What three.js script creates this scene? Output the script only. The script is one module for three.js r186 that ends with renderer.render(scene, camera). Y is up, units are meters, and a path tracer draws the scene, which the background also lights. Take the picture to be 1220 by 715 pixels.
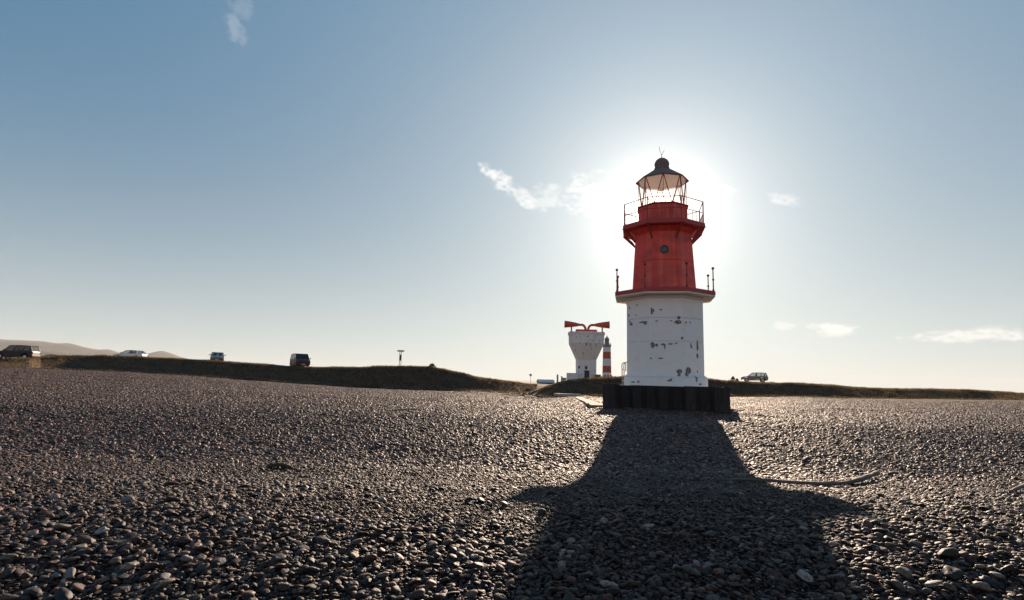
import * as THREE from 'three';
import { mergeGeometries, mergeVertices } from 'three/addons/utils/BufferGeometryUtils.js';
import { RoundedBoxGeometry } from 'three/addons/geometries/RoundedBoxGeometry.js';

// ---------------------------------------------------------------- camera, sky, sun, exposure
const scene = new THREE.Scene();
const PHW = 1220, PHH = 715, F = 680;                       // photograph size and focal length in its pixels
const camera = new THREE.PerspectiveCamera(2 * Math.atan(PHH / 2 / F) * 180 / Math.PI, PHW / PHH, 0.1, 60000);
const EYE = 1.33;
camera.position.set(0, EYE, 0);
camera.rotation.set(Math.atan(96 / F), 0, THREE.MathUtils.degToRad(1.45), 'YXZ');
camera.updateMatrixWorld(true);
function rayDir(px, py) {                                     // direction of a pixel of the photograph
  return new THREE.Vector3((px - PHW / 2) / F, -(py - PHH / 2) / F, -1).applyQuaternion(camera.quaternion);
}
function at(px, py, d) { const r = rayDir(px, py); r.multiplyScalar(d / -r.z); r.y += EYE; return r; }   // d = metres along -z
const horizonY = (px) => 453.75 + (px - 610) * 0.02525;
const slopeAt = (px) => { const r = rayDir(px, horizonY(px)); return r.x / -r.z; };                       // x per metre of depth

let seed = 20240611;
function rnd() { seed |= 0; seed = seed + 0x6D2B79F5 | 0; let t = Math.imul(seed ^ seed >>> 15, 1 | seed); t = t + Math.imul(t ^ t >>> 7, 61 | t) ^ t; return ((t ^ t >>> 14) >>> 0) / 4294967296; }
const rr = (a, b) => a + (b - a) * rnd();
const clamp = THREE.MathUtils.clamp, lerp = THREE.MathUtils.lerp;
const sm = (a, b, x) => { const t = clamp((x - a) / (b - a), 0, 1); return t * t * (3 - 2 * t); };
function hash3(x, y, z) { let h = Math.imul(x, 374761393) + Math.imul(y, 668265263) + Math.imul(z, 1274126177) | 0; h = Math.imul(h ^ h >>> 13, 1274126177); h ^= h >>> 16; return (h >>> 0) / 4294967296; }
function vnoise(x, y, z) {
  const xi = Math.floor(x), yi = Math.floor(y), zi = Math.floor(z); let u = x - xi, v = y - yi, w = z - zi;
  u = u * u * (3 - 2 * u); v = v * v * (3 - 2 * v); w = w * w * (3 - 2 * w);
  const g = (a, b, c) => hash3(xi + a, yi + b, zi + c);
  return lerp(lerp(lerp(g(0, 0, 0), g(1, 0, 0), u), lerp(g(0, 1, 0), g(1, 1, 0), u), v), lerp(lerp(g(0, 0, 1), g(1, 0, 1), u), lerp(g(0, 1, 1), g(1, 1, 1), u), v), w);
}
function fbm(x, y, z, n = 4) { let s = 0, a = 0.5, t = 0; for (let i = 0; i < n; i++) { s += a * vnoise(x, y, z); t += a; a *= 0.5; x *= 2.03; y *= 2.01; z *= 2.07; } return s / t; }

const sunDir = rayDir(785, 254).normalize();
const EXPOSURE = 2.5, SUN = 5.0;

// the sky: air that pales to the horizon, the bright aureole round the low sun, small fair-weather clouds, and an added warm fill opposite the sun
function makeSky() {
  const W = 4096, H = 2048, data = new Float32Array(W * H * 4);
  const clouds = [];
  const addCloud = (px, py, rx, ry, tilt, k) => {
    const c = rayDir(px, py).normalize(), right = new THREE.Vector3().crossVectors(c, new THREE.Vector3(0, 1, 0)).normalize(), up = new THREE.Vector3().crossVectors(right, c);
    clouds.push({ c, right, up, rx: rx / F, ry: ry / F, ct: Math.cos(tilt), st: Math.sin(tilt), k, reach: Math.cos(Math.min(1, 1.6 * Math.max(rx, ry) / F)), n: clouds.length * 7.3 });
  };
  for (const a of [[597, 214, 27, 12, -0.6, 0.95], [626, 237, 28, 11, -0.6, 0.8], [655, 232, 24, 16, 0, 0.5], [712, 230, 48, 24, 0.15, 1.0], [840, 229, 30, 13, -0.1, 0.8], [936, 238, 20, 7, -0.3, 0.7],
    [934, 388, 13, 5, 0, 0.6], [969, 389, 9, 4, 0, 0.5], [996, 394, 25, 8, 0, 1.3], [1148, 401, 50, 8, 0, 1.4], [1180, 392, 16, 4, 0, 0.3], [281, 36, 9, 18, 0.5, 0.2], [288, 8, 12, 14, 0.3, 0.12],
    [-260, 380, 80, 14, 0, 0.9], [-420, 300, 60, 14, 0.1, 0.7], [1450, 390, 80, 12, 0, 0.9], [1600, 300, 60, 16, 0, 0.7]]) addCloud(...a);
  const d = new THREE.Vector3();
  for (let j = 0; j < H; j++) {
    const el = ((j + 0.5) / H - 0.5) * Math.PI, se = Math.sin(el), ce = Math.cos(el), e = Math.max(0, el) * 180 / Math.PI;
    const low = Math.exp(-Math.pow(e / 11, 1.2));
    for (let i = 0; i < W; i++) {
      const az = ((i + 0.5) / W - 0.5) * 2 * Math.PI;
      d.set(Math.cos(az) * ce, se, Math.sin(az) * ce);
      const g = Math.acos(clamp(d.dot(sunDir), -1, 1)) * 180 / Math.PI;
      const antiFill = Math.pow(Math.max(0, -d.dot(sunDir)), 2), wide = Math.exp(-g / 21), mid = Math.exp(-Math.pow(g / 8, 1.3)), core = Math.exp(-g / 2.4), disc = Math.exp(-g * g / 1.6);  // the lobe opposite the sun is a warm fill added to lift shaded faces
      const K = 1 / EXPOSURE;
      let R = K * (0.020 + 0.44 * antiFill + 0.60 * low + 0.79 * wide + 0.32 * mid + 1.5 * core + 14 * disc);
      let G = K * (0.160 + 0.26 * antiFill + 0.525 * low + 0.735 * wide + 0.26 * mid + 1.3 * core + 12 * disc);
      let B = K * (0.325 + 0.18 * antiFill + 0.325 * low + 0.60 * wide + 0.22 * mid + 1.0 * core + 9 * disc);
      if (el > 0) for (const c of clouds) {
        if (d.dot(c.c) < c.reach) continue;
        let x = d.dot(c.right), y = d.dot(c.up);
        const u = (x * c.ct + y * c.st) / c.rx, v = (-x * c.st + y * c.ct) / c.ry, q = u * u + v * v;
        if (q > 2.4) continue;
        const n = fbm(u * 1.6 + c.n, v * 1.6 + 3.1, c.n, 5), fine = fbm(x * 160, y * 260, c.n + 9, 3);
        let a = sm(0.43, 0.86, n * 0.8 + fine * 0.45 + 0.17 - 0.36 * q) * c.k; a = Math.min(a, 1);
        const base = (0.97 + 0.4 * Math.exp(-g / 16)) / EXPOSURE, warm = 1 - 0.06 * low;
        R = lerp(R, Math.max(R, base), a * 0.85); G = lerp(G, Math.max(G, base * 0.985), a * 0.85); B = lerp(B, Math.max(B, base * 0.96 * warm), a * 0.85);
      }
      const k = (j * W + i) * 4; data[k] = R; data[k + 1] = G; data[k + 2] = B; data[k + 3] = 1;
    }
  }
  const t = new THREE.DataTexture(data, W, H, THREE.RGBAFormat, THREE.FloatType);
  t.mapping = THREE.EquirectangularReflectionMapping; t.magFilter = THREE.LinearFilter; t.minFilter = THREE.LinearFilter; t.needsUpdate = true;
  return t;
}
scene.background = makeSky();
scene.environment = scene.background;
const sun = new THREE.DirectionalLight(new THREE.Color(1.0, 0.76, 0.56), SUN);
sun.position.copy(sunDir).multiplyScalar(120); sun.target.position.set(0, 0, 0);
sun.castShadow = true; sun.shadow.mapSize.set(4096, 4096);
Object.assign(sun.shadow.camera, { left: -90, right: 90, top: 90, bottom: -90, near: 1, far: 400 });
scene.add(sun, sun.target);
const renderer = new THREE.WebGLRenderer({ antialias: true });
renderer.setSize(1024, 600);
renderer.toneMapping = THREE.LinearToneMapping;
renderer.toneMappingExposure = EXPOSURE;
renderer.shadowMap.enabled = true;

// ---------------------------------------------------------------- helpers
const used = {};
function numbered(n) { used[n] = (used[n] ?? -1) + 1; return used[n] ? n + '_' + String(used[n]).padStart(3, '0') : n; }
function thing(name, label, category, pos = [0, 0, 0], turn = 0, group) {
  const o = new THREE.Group(); o.name = numbered(name); o.position.set(...pos); o.rotation.y = turn;
  o.userData = { label, category }; if (group) o.userData.group = group; scene.add(o); return o;
}
function part(name, geo, mat, parent) { const m = new THREE.Mesh(geo, mat); m.name = name; m.castShadow = m.receiveShadow = true; parent.add(m); return m; }
function structure(name, geo, mat) { const m = part(numbered(name), geo, mat, scene); m.userData.kind = 'structure'; return m; }
const lin = (r, g, b) => new THREE.Color().setRGB(r, g, b);
function mat(r, g, b, rough = 0.7, extra = {}) { return new THREE.MeshPhysicalMaterial({ color: lin(r, g, b), roughness: rough, ...extra }); }
function merge(list) { const l = list.map((g) => { const q = g.index ? g.toNonIndexed() : g; for (const k of Object.keys(q.attributes)) if (!['position', 'normal', 'uv'].includes(k)) q.deleteAttribute(k); return q; }); return mergeGeometries(l); }
function box(w, h, d, x = 0, y = 0, z = 0, r = 0) { const g = r ? new RoundedBoxGeometry(w, h, d, 2, r) : new THREE.BoxGeometry(w, h, d); g.translate(x, y, z); return g; }
function bar(a, b, r, n = 8, r2 = r) {
  const A = new THREE.Vector3(...a), B = new THREE.Vector3(...b), g = new THREE.CylinderGeometry(r2, r, A.distanceTo(B), n);
  g.applyQuaternion(new THREE.Quaternion().setFromUnitVectors(new THREE.Vector3(0, 1, 0), B.clone().sub(A).normalize())); g.translate(...A.add(B).multiplyScalar(0.5).toArray()); return g;
}
function lathe(points, n = 32) { return new THREE.LatheGeometry(points.map((p) => new THREE.Vector2(...p)), n); }
// polygonal prism ring segments: eight-sided frusta whose side k faces angle k * 45 degrees (0 = +z)
const OCT = Math.PI / 4, C8 = Math.cos(Math.PI / 8);
function facet(k, r0, y0, r1, y1, thick, gap = 0.004, uvBox) {           // one slightly bevelled plate of an eight-sided wall; r = distance of the face from the axis
  const hw0 = r0 * Math.tan(Math.PI / 8) - gap, hw1 = r1 * Math.tan(Math.PI / 8) - gap, b = Math.min(0.012, thick * 0.4);
  const P = [], U = [], I = [];
  const add = (x, y, z, u, v) => { P.push(x, y, z); U.push(u, v); return P.length / 3 - 1; };
  const ring = (ins, out) => [[-hw0 + ins, y0 + gap + ins, r0 + out, 0, 0], [hw0 - ins, y0 + gap + ins, r0 + out, 1, 0], [hw1 - ins, y1 - gap - ins, r1 + out, 1, 1], [-hw1 + ins, y1 - gap - ins, r1 + out, 0, 1]];
  const front = ring(b, 0), mid = ring(0, -b), back = ring(0, -thick);
  const quad = (a, c, d, e) => { const q = [a, c, d, e].map((p) => add(...p)); I.push(q[0], q[1], q[2], q[0], q[2], q[3]); };
  quad(front[0], front[1], front[2], front[3]); quad(back[1], back[0], back[3], back[2]);
  for (let s = 0; s < 4; s++) { const t = (s + 1) % 4; quad(mid[s], mid[t], front[t], front[s]); quad(back[s], back[t], mid[t], mid[s]); }
  if (uvBox) for (let i = 0; i < U.length; i += 2) { U[i] = lerp(uvBox[0], uvBox[2], U[i]); U[i + 1] = lerp(uvBox[1], uvBox[3], U[i + 1]); }
  const g = new THREE.BufferGeometry(); g.setAttribute('position', new THREE.Float32BufferAttribute(P, 3)); g.setAttribute('uv', new THREE.Float32BufferAttribute(U, 2)); g.setIndex(I);
  const n = g.toNonIndexed(); n.computeVertexNormals(); n.rotateY(k * OCT); return n;
}
function octDisc(r, y0, y1, rIn = 0) {                                       // eight-sided slab with a chamfered rim; r = distance of the face
  const s = new THREE.Shape(), R = r / C8; for (let i = 0; i < 8; i++) { const a = (i + 0.5) * OCT; i ? s.lineTo(Math.sin(a) * R, Math.cos(a) * R) : s.moveTo(Math.sin(a) * R, Math.cos(a) * R); } s.closePath();
  if (rIn) { const h = new THREE.Path(); for (let i = 0; i < 8; i++) { const a = -(i + 0.5) * OCT; i ? h.lineTo(Math.sin(a) * rIn / C8, Math.cos(a) * rIn / C8) : h.moveTo(Math.sin(a) * rIn / C8, Math.cos(a) * rIn / C8); } h.closePath(); s.holes.push(h); }
  const b = 0.012, g = new THREE.ExtrudeGeometry(s, { depth: y1 - y0 - 2 * b, bevelEnabled: true, bevelThickness: b, bevelSize: b, bevelOffset: -b, bevelSegments: 1 }); g.rotateX(-Math.PI / 2); g.translate(0, y0 + b, 0); return g;
}
function noiseTexture(n, fn, srgb, rx = 1, ry = 1) {
  const a = new Uint8Array(n * n * 4); for (let j = 0; j < n; j++) for (let i = 0; i < n; i++) { const c = fn(i / n, j / n), k = (j * n + i) * 4; a[k] = c[0] * 255; a[k + 1] = c[1] * 255; a[k + 2] = c[2] * 255; a[k + 3] = 255; }
  const t = new THREE.DataTexture(a, n, n); t.wrapS = t.wrapT = THREE.RepeatWrapping; t.magFilter = THREE.LinearFilter; t.minFilter = THREE.LinearMipmapLinearFilter; t.generateMipmaps = true; if (srgb) t.colorSpace = THREE.SRGBColorSpace; t.repeat.set(rx, ry); t.needsUpdate = true; return t;
}
const tileNoise = (u, v, f, s, n = 4) => { const a = u * 2 * Math.PI, b = v * 2 * Math.PI, q = f / 6.283; return fbm(Math.cos(a) * q + 10 + s, Math.sin(a) * q + Math.cos(b) * q + 20, Math.sin(b) * q + 30 + s, n); };

// ---------------------------------------------------------------- terrain
// the shingle: terrace below a storm ridge, falling to the sea behind the camera
const PROFILE = [[-60, -6], [-25, -2.4], [-10, -1.6], [0, -0.72], [3, -0.40], [4.2, -0.235], [5, -0.125], [5.8, -0.055], [6.6, -0.06], [7.5, -0.13], [8.6, -0.24], [10, -0.36], [11.4, -0.425], [12.4, -0.41], [14.4, -0.20], [17.6, 0.15], [19.2, 0.21], [21, 0.20], [26, 0.17], [34, 0.17], [48, 0.12], [64, 0.03], [100, 0]];
function curve(tab, x) {                                                   // smooth (Catmull-Rom) interpolation of a table
  const n = tab.length; if (x <= tab[0][0]) return tab[0][1]; if (x >= tab[n - 1][0]) return tab[n - 1][1];
  let i = 0; while (x > tab[i + 1][0]) i++;
  const [x0, y0] = tab[i], [x1, y1] = tab[i + 1], h = x1 - x0, t = (x - x0) / h;
  const m0 = i ? (y1 - tab[i - 1][1]) / (x1 - tab[i - 1][0]) : (y1 - y0) / h, m1 = i + 2 < n ? (tab[i + 2][1] - y0) / (tab[i + 2][0] - x0) : (y1 - y0) / h;
  const t2 = t * t, t3 = t2 * t;
  return (2 * t3 - 3 * t2 + 1) * y0 + (t3 - 2 * t2 + t) * h * m0 + (-2 * t3 + 3 * t2) * y1 + (t3 - t2) * h * m1;
}
// banks: [photo column, row of the foot, metres to the foot, row of the crest, metres to the crest]
const LEFT = [[-700, 420, 70, 412, 77], [-200, 432, 70, 424, 77], [0, 438, 67, 428.4, 72], [35, 439.5, 68, 427.5, 73], [48, 440, 70, 425.6, 77], [100, 441.5, 73, 424.2, 80], [150, 443.5, 73, 424.6, 80], [200, 446.5, 73, 427, 80], [260, 450.5, 73, 431, 80], [300, 453.5, 73, 433.6, 80], [355, 457.5, 73, 437.6, 80], [420, 461.5, 73, 438.2, 80], [476, 464, 72, 436.8, 79], [512, 465.5, 72, 437.6, 79], [545, 466.5, 72, 444, 79], [575, 467.5, 72, 451, 79], [605, 469, 72, 455, 80], [630, 470.5, 71, 458.5, 81], [650, 471, 70, 460.5, 84], [670, 471.5, 70, 461.5, 86], [1300, 479, 70, 477, 86]];
const RIGHT = [[-700, 474, 62, 476, 66], [600, 474, 62, 477, 66], [622, 475.5, 62, 475.5, 66], [640, 475, 62, 468, 67], [655, 474.5, 62, 461, 68], [668, 473.5, 62, 456.4, 69], [690, 472, 64, 453.2, 72], [715, 473, 64, 450.8, 72], [745, 474, 64, 450, 72], [800, 473.5, 66, 451, 73], [842, 473.2, 68, 452.8, 75], [870, 473, 70, 455, 78], [905, 473, 73, 456.6, 80], [960, 473.5, 73, 458.2, 80], [1000, 475, 73, 460.6, 80], [1022, 476, 72, 463.4, 79], [1060, 477, 72, 464.6, 79], [1110, 478, 72, 465, 79], [1150, 478, 72, 465.8, 79], [1190, 478.2, 72, 468, 79], [1222, 478.4, 72, 470, 79], [1600, 486, 72, 481, 79], [2000, 494, 72, 490, 79]];
function bankTable(tab) { return tab.map(([px, fy, fd, cy, cd]) => { const f = at(px, fy, fd), c = at(px, cy, cd); return { a: slopeAt(px), fd, fh: f.y, cd, ch: c.y }; }); }
const TL = bankTable(LEFT), TR = bankTable(RIGHT);
function bankAt(T, a, k) {
  const n = T.length; if (a <= T[0].a) return T[0][k]; if (a >= T[n - 1].a) return T[n - 1][k];
  let i = 0; while (a > T[i + 1].a) i++; const t = (a - T[i].a) / (T[i + 1].a - T[i].a); return lerp(T[i][k], T[i + 1][k], t * t * (3 - 2 * t) * 0.5 + t * 0.5);
}
function ridge(T, a, d, right) {
  const fd = bankAt(T, a, 'fd'), fh = bankAt(T, a, 'fh'), cd = bankAt(T, a, 'cd'), ch = bankAt(T, a, 'ch');
  if (d <= fd) return fh - (fd - d) * 0.12;
  const t = (d - fd) / (cd - fd), w = cd - fd, t0 = Math.max(0, 1 - 4.6 / w);                           // gentle apron, then a steep face up to the crest
  if (t <= 1) { if (t < t0) return fh + (ch - fh) * 0.10 * (t / t0); const q = (t - t0) / (1 - t0); return fh + (ch - fh) * (0.10 + 0.90 * (q < 0.12 ? q * q / 0.24 : q > 0.93 ? (0.06 + 0.81) * 1.075 + (q - 0.93) * 0.92 : (q - 0.06) * 1.075)); }
  let h;
  if (right) h = ch + (ch > 1.3 ? 0.26 : 0) * sm(cd, cd + 18, d) - 1.6 * sm(cd + 45, 330, d);
  else h = lerp(ch, Math.min(ch, 2.95), sm(cd, cd + 4, d)) - 2.2 * sm(cd + 50, 420, d);
  return h - 1.2 * sm(330, 900, d);
}
function footOf(a) { return Math.min(bankAt(TL, a, 'fd'), a > slopeAt(622) ? bankAt(TR, a, 'fd') : 999); }
const bump2 = (x, d) => (fbm(x * 0.35 + 40, d * 0.35, 3.3, 3) - 0.5) * 0.09 + (fbm(x * 0.9, d * 0.9, 7.7, 2) - 0.5) * 0.06 * sm(16, 12, d);
function beachH(x, z) {
  const d = -z, dd = d + (fbm(x * 0.06 + 5, 1.5, 2.5, 2) - 0.5) * 1.5;
  let h = curve(PROFILE, d > 30 ? d : dd) + bump2(x, d) * sm(80, 30, d);
  { const q = Math.max(Math.abs(x - 6.9), Math.abs(z + 25.15)) - 2.3; if (q < 1.6) h += 0.13 * sm(1.6, 0, q) * (0.35 + fbm(x * 1.3, d * 1.3, 21.5, 2)); }   // shingle washed up against the footing
  if (d > 26) { const a = x / d, fd = footOf(a), left = a < slopeAt(640), fh = bankAt(left ? TL : TR, a, 'fh'); h = lerp(h, fh, sm(24, fd, d)); if (d > fd + 0.6) h -= sm(fd + 0.6, fd + 2.5, d) * 1.6; 
    h += (fbm(x * 0.05, d * 0.22, 11.5, 3) - 0.5) * 0.16 * sm(26, 34, d) * sm(fd, fd - 8, d); }
  return h;
}
function bankH(x, z) { const d = -z, a = x / Math.max(d, 1); return Math.max(ridge(TL, a, d, false), ridge(TR, a, d, true)) + (fbm(x * 0.3, d * 0.5, 5.5, 3) - 0.5) * 0.16 * sm(66, 74, d); }
function groundH(x, z) { return -z > 60 ? Math.max(beachH(x, z), bankH(x, z)) : beachH(x, z); }
function onGround(px, py) {                                                  // where a pixel's ray meets the ground
  const r = rayDir(px, py); let t = 2; for (; t < 200; t += 0.02) if (EYE + r.y * t < groundH(r.x * t, r.z * t)) break; return new THREE.Vector3(r.x * t, groundH(r.x * t, r.z * t), r.z * t);
}
function spot(px, d) { const x = slopeAt(px) * d; return [x, groundH(x, -d), -d]; }

function gridMesh(xs, zs, h, uvScale) {
  const P = [], U = [], I = [], nx = xs.length;
  for (const z of zs) for (const x0 of xs) { const x = typeof h.x === 'function' ? h.x(x0, z) : x0; P.push(x, h.y(x, z), z); U.push(x / uvScale, z / uvScale); }
  for (let j = 0; j < zs.length - 1; j++) for (let i = 0; i < nx - 1; i++) { const a = j * nx + i; I.push(a, a + nx + 1, a + nx, a, a + 1, a + nx + 1); }   // z falls with j
  const g = new THREE.BufferGeometry(); g.setAttribute('position', new THREE.Float32BufferAttribute(P, 3)); g.setAttribute('uv', new THREE.Float32BufferAttribute(U, 2)); g.setIndex(I.map((v, k) => v)); g.computeVertexNormals();
  if (g.attributes.normal.getY(0) < 0) { const idx = g.index.array; for (let k = 0; k < idx.length; k += 3) { const t = idx[k]; idx[k] = idx[k + 1]; idx[k + 1] = t; } g.computeVertexNormals(); }
  return g;
}
const range = (a, b, s) => { const o = []; for (let v = a; s > 0 ? v <= b + 1e-6 : v >= b - 1e-6; v += s) o.push(v); return o; };

const stoneTone = noiseTexture(512, (u, v) => { const n = tileNoise(u, v, 34, 1, 3), m = tileNoise(u, v, 90, 5, 2), k = clamp(0.27 + (n - 0.5) * 0.35 + (m - 0.5) * 0.5, 0.05, 0.8); return [k * 1.04, k * 0.98, k * 0.95]; }, true);
const stoneBump = noiseTexture(512, (u, v) => { const k = clamp(0.5 + (tileNoise(u, v, 60, 2, 3) - 0.5) * 2, 0, 1); return [k, k, k]; });
const shingleMat = new THREE.MeshStandardMaterial({ color: lin(0.5, 0.43, 0.39), map: stoneTone, bumpMap: stoneBump, bumpScale: 0.03, roughness: 0.75 });
const beach = structure('shingle_beach', gridMesh(range(-110, 110, 0.5), [...range(30, -3, -1), ...range(-3.3, -32, -0.3), ...range(-33, -84, -0.8)], { y: (x, z) => beachH(x, z) - 0.06 }, 2.2), shingleMat);

const grassTone = noiseTexture(512, (u, v) => { const n = tileNoise(u, v, 12, 3, 4), m = tileNoise(u, v, 60, 8, 3), t = sm(0.35, 0.65, n), q = 0.75 + (m - 0.5) * 0.9; return [clamp(lerp(0.31, 0.46, t) * q, 0, 1), clamp(lerp(0.23, 0.31, t) * q, 0, 1), clamp(lerp(0.145, 0.175, t) * q, 0, 1)]; }, true);
const grassMat = new THREE.MeshStandardMaterial({ color: lin(0.9, 0.9, 0.9), map: grassTone, bumpMap: stoneBump, bumpScale: 0.06, roughness: 1 });
structure('grass_bank', gridMesh(range(-1.75, 1.75, 0.0072), [...range(-58, -104, -0.5), ...range(-106, -160, -3), ...range(-170, -420, -16), -500, -650, -900], { x: (a, z) => a * -z, y: (x, z) => bankH(x, z) }, 7), grassMat);
const farMat = mat(0.10, 0.10, 0.055, 1);
{ const g = new THREE.PlaneGeometry(60000, 30000, 1, 1); g.rotateX(-Math.PI / 2); g.translate(0, -2.6, -15020); structure('far_ground', g, farMat);
  const w = new THREE.PlaneGeometry(60000, 30000, 1, 1); w.rotateX(-Math.PI / 2); w.translate(0, -2.6, 15000); structure('sea', w, mat(0.02, 0.05, 0.07, 0.25)); }

// hills far inland, solid ridges
function hillRange(points, dist, depth, tone) {
  const xs = [], n = 140, x0 = points[0][0], x1 = points[points.length - 1][0];
  const P = [], I = [], rows = 14;
  for (let j = 0; j <= rows; j++) for (let i = 0; i <= n; i++) {
    const px = lerp(x0, x1, i / n), top = at(px, curve(points, px), dist), s = j / rows * 2 - 1, k = Math.pow(1 - Math.abs(s), 0.8);
    const nz = fbm(top.x * 0.0011 + tone, s * 2 + 4, 1.2, 4) - 0.5;
    P.push(top.x + nz * 500 * (1 - k), -2.6 + (top.y + 2.6) * clamp(k * (1 + nz * 0.9 * (1 - k)), 0, 1.02), -dist - s * depth);
  }
  for (let j = 0; j < rows; j++) for (let i = 0; i < n; i++) { const a = j * (n + 1) + i, b = a + n + 1; I.push(a, a + 1, b + 1, a, b + 1, b); }
  const g = new THREE.BufferGeometry(); g.setAttribute('position', new THREE.Float32BufferAttribute(P, 3)); g.setIndex(I); g.computeVertexNormals();
  structure('hills', g, mat(0.07, 0.065, 0.045, 1));
}
hillRange([[-520, 436], [-380, 408], [-250, 398], [-120, 402], [-40, 400], [0, 404.2], [48, 406.5], [68, 409], [82, 409], [100, 413.5], [118, 416.6], [128, 416.2], [136, 418.4], [150, 423], [166, 428], [190, 446]], 15000, 2600, 1);
hillRange([[150, 446], [166, 426], [178, 421.5], [190, 418.2], [200, 419.8], [213, 424.6], [225, 428.5], [260, 446]], 17000, 2200, 3);
hillRange([[-200, 436], [0, 424], [30, 421], [48, 417.5], [66, 418.5], [84, 421.5], [110, 427], [140, 446]], 9000, 1200, 5);
scene.fog = new THREE.FogExp2(new THREE.Color(0.95, 0.96, 0.98), 0.000018);

// ---------------------------------------------------------------- shingle stones
function stoneGeo(s, detail, flat = 1) {
  let g = new THREE.IcosahedronGeometry(1, detail); g.deleteAttribute('uv'); g.deleteAttribute('normal'); g = mergeVertices(g, 1e-4);
  const p = g.attributes.position, v = new THREE.Vector3(), uv = [];
  for (let i = 0; i < p.count; i++) {
    v.fromBufferAttribute(p, i); const e = [0.82, 0.7, 1.0, 0.6, 0.9, 0.75][Math.floor(s) % 6], l = Math.pow(Math.pow(Math.abs(v.x), 2 / e) + Math.pow(Math.abs(v.y), 2 / e) + Math.pow(Math.abs(v.z), 2 / e), -e / 2) || 1;
    const k = l * (1 + (vnoise(v.x * 1.1 + s * 9.1, v.y * 1.1 + s * 3.7, v.z * 1.1 + 50) - 0.5) * 0.85 + (vnoise(v.x * 2.6 + s * 5, v.y * 2.6 + 20, v.z * 2.6 + s) - 0.5) * 0.24);
    v.multiplyScalar(k); if (s % 3 === 0) { const cut = 0.55 + 0.1 * (s % 2); if (v.x + v.y * 0.4 > cut) v.x -= (v.x + v.y * 0.4 - cut) * 0.8; } v.y *= flat; p.setXYZ(i, v.x, v.y, v.z); uv.push(v.x * 0.4 + v.y * 0.3, v.z * 0.4 + v.y * 0.2);
  }
  g.setAttribute('uv', new THREE.Float32BufferAttribute(uv, 2)); g.computeVertexNormals(); return g;
}
const TONES = [[0.105, 0.092, 0.084], [0.070, 0.065, 0.064], [0.15, 0.130, 0.112], [0.035, 0.033, 0.034], [0.20, 0.165, 0.130], [0.13, 0.088, 0.068], [0.090, 0.092, 0.098], [0.26, 0.225, 0.19], [0.055, 0.046, 0.040], [0.15, 0.078, 0.058], [0.36, 0.34, 0.32], [0.080, 0.072, 0.067]];
const WEIGHTS = [18, 20, 13, 22, 9, 9, 7, 6, 18, 5, 4, 14], WSUM = WEIGHTS.reduce((a, b) => a + b);
function stoneColor() { let w = rnd() * WSUM, i = 0; while (w > WEIGHTS[i]) w -= WEIGHTS[i++]; const k = rr(0.35, 1.2), c = TONES[i]; return [c[0] * k * rr(1.04, 1.28), c[1] * k * 0.84, c[2] * k * rr(0.68, 0.86)]; }
const speckle = noiseTexture(256, (u, v) => { const n = tileNoise(u, v, 14, 4, 3), m = tileNoise(u, v, 80, 6, 2), k = clamp(0.80 + (n - 0.5) * 0.8 + (m - 0.5) * 0.5, 0.25, 1); return [k, k, k]; }, true);
const speckBump = noiseTexture(256, (u, v) => { const k = clamp(0.5 + (tileNoise(u, v, 50, 3, 3) - 0.5) * 1.6, 0, 1); return [k, k, k]; });
const stoneMat = new THREE.MeshPhysicalMaterial({ color: 0xffffff, map: speckle, bumpMap: speckBump, bumpScale: 0.0012, roughness: 0.6, specularIntensity: 0.5 });
const patchMat = new THREE.MeshPhysicalMaterial({ color: 0xffffff, vertexColors: true, roughness: 0.6, specularIntensity: 0.5 });
const nearShapes = [1, 2, 3, 4, 5, 6].map((s) => stoneGeo(s, 3));
const HALF = 1.0;                                              // half-width of the field per metre of depth
const sizeOf = (r0, r1, p) => { const u = rnd(); return Math.pow(Math.pow(r0, -p) + u * (Math.pow(r1, -p) - Math.pow(r0, -p)), -1 / p); };   // many small, few large
const M4 = new THREE.Matrix4(), Q = new THREE.Quaternion(), EU = new THREE.Euler(), V3 = new THREE.Vector3(), S3 = new THREE.Vector3();
function stoneTransform(x, z, r, sink, lift = 0) {
  const el = rr(1.0, 1.75), fl = rr(0.30, 0.72);
  EU.set((rnd() - 0.5) * 0.9, rnd() * 6.283, (rnd() - 0.5) * 0.9, 'YXZ'); Q.setFromEuler(EU);
  S3.set(r * el, r * fl, r); V3.set(x, beachH(x, z) + r * fl * sink + lift, z); return M4.compose(V3, Q, S3);
}
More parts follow.
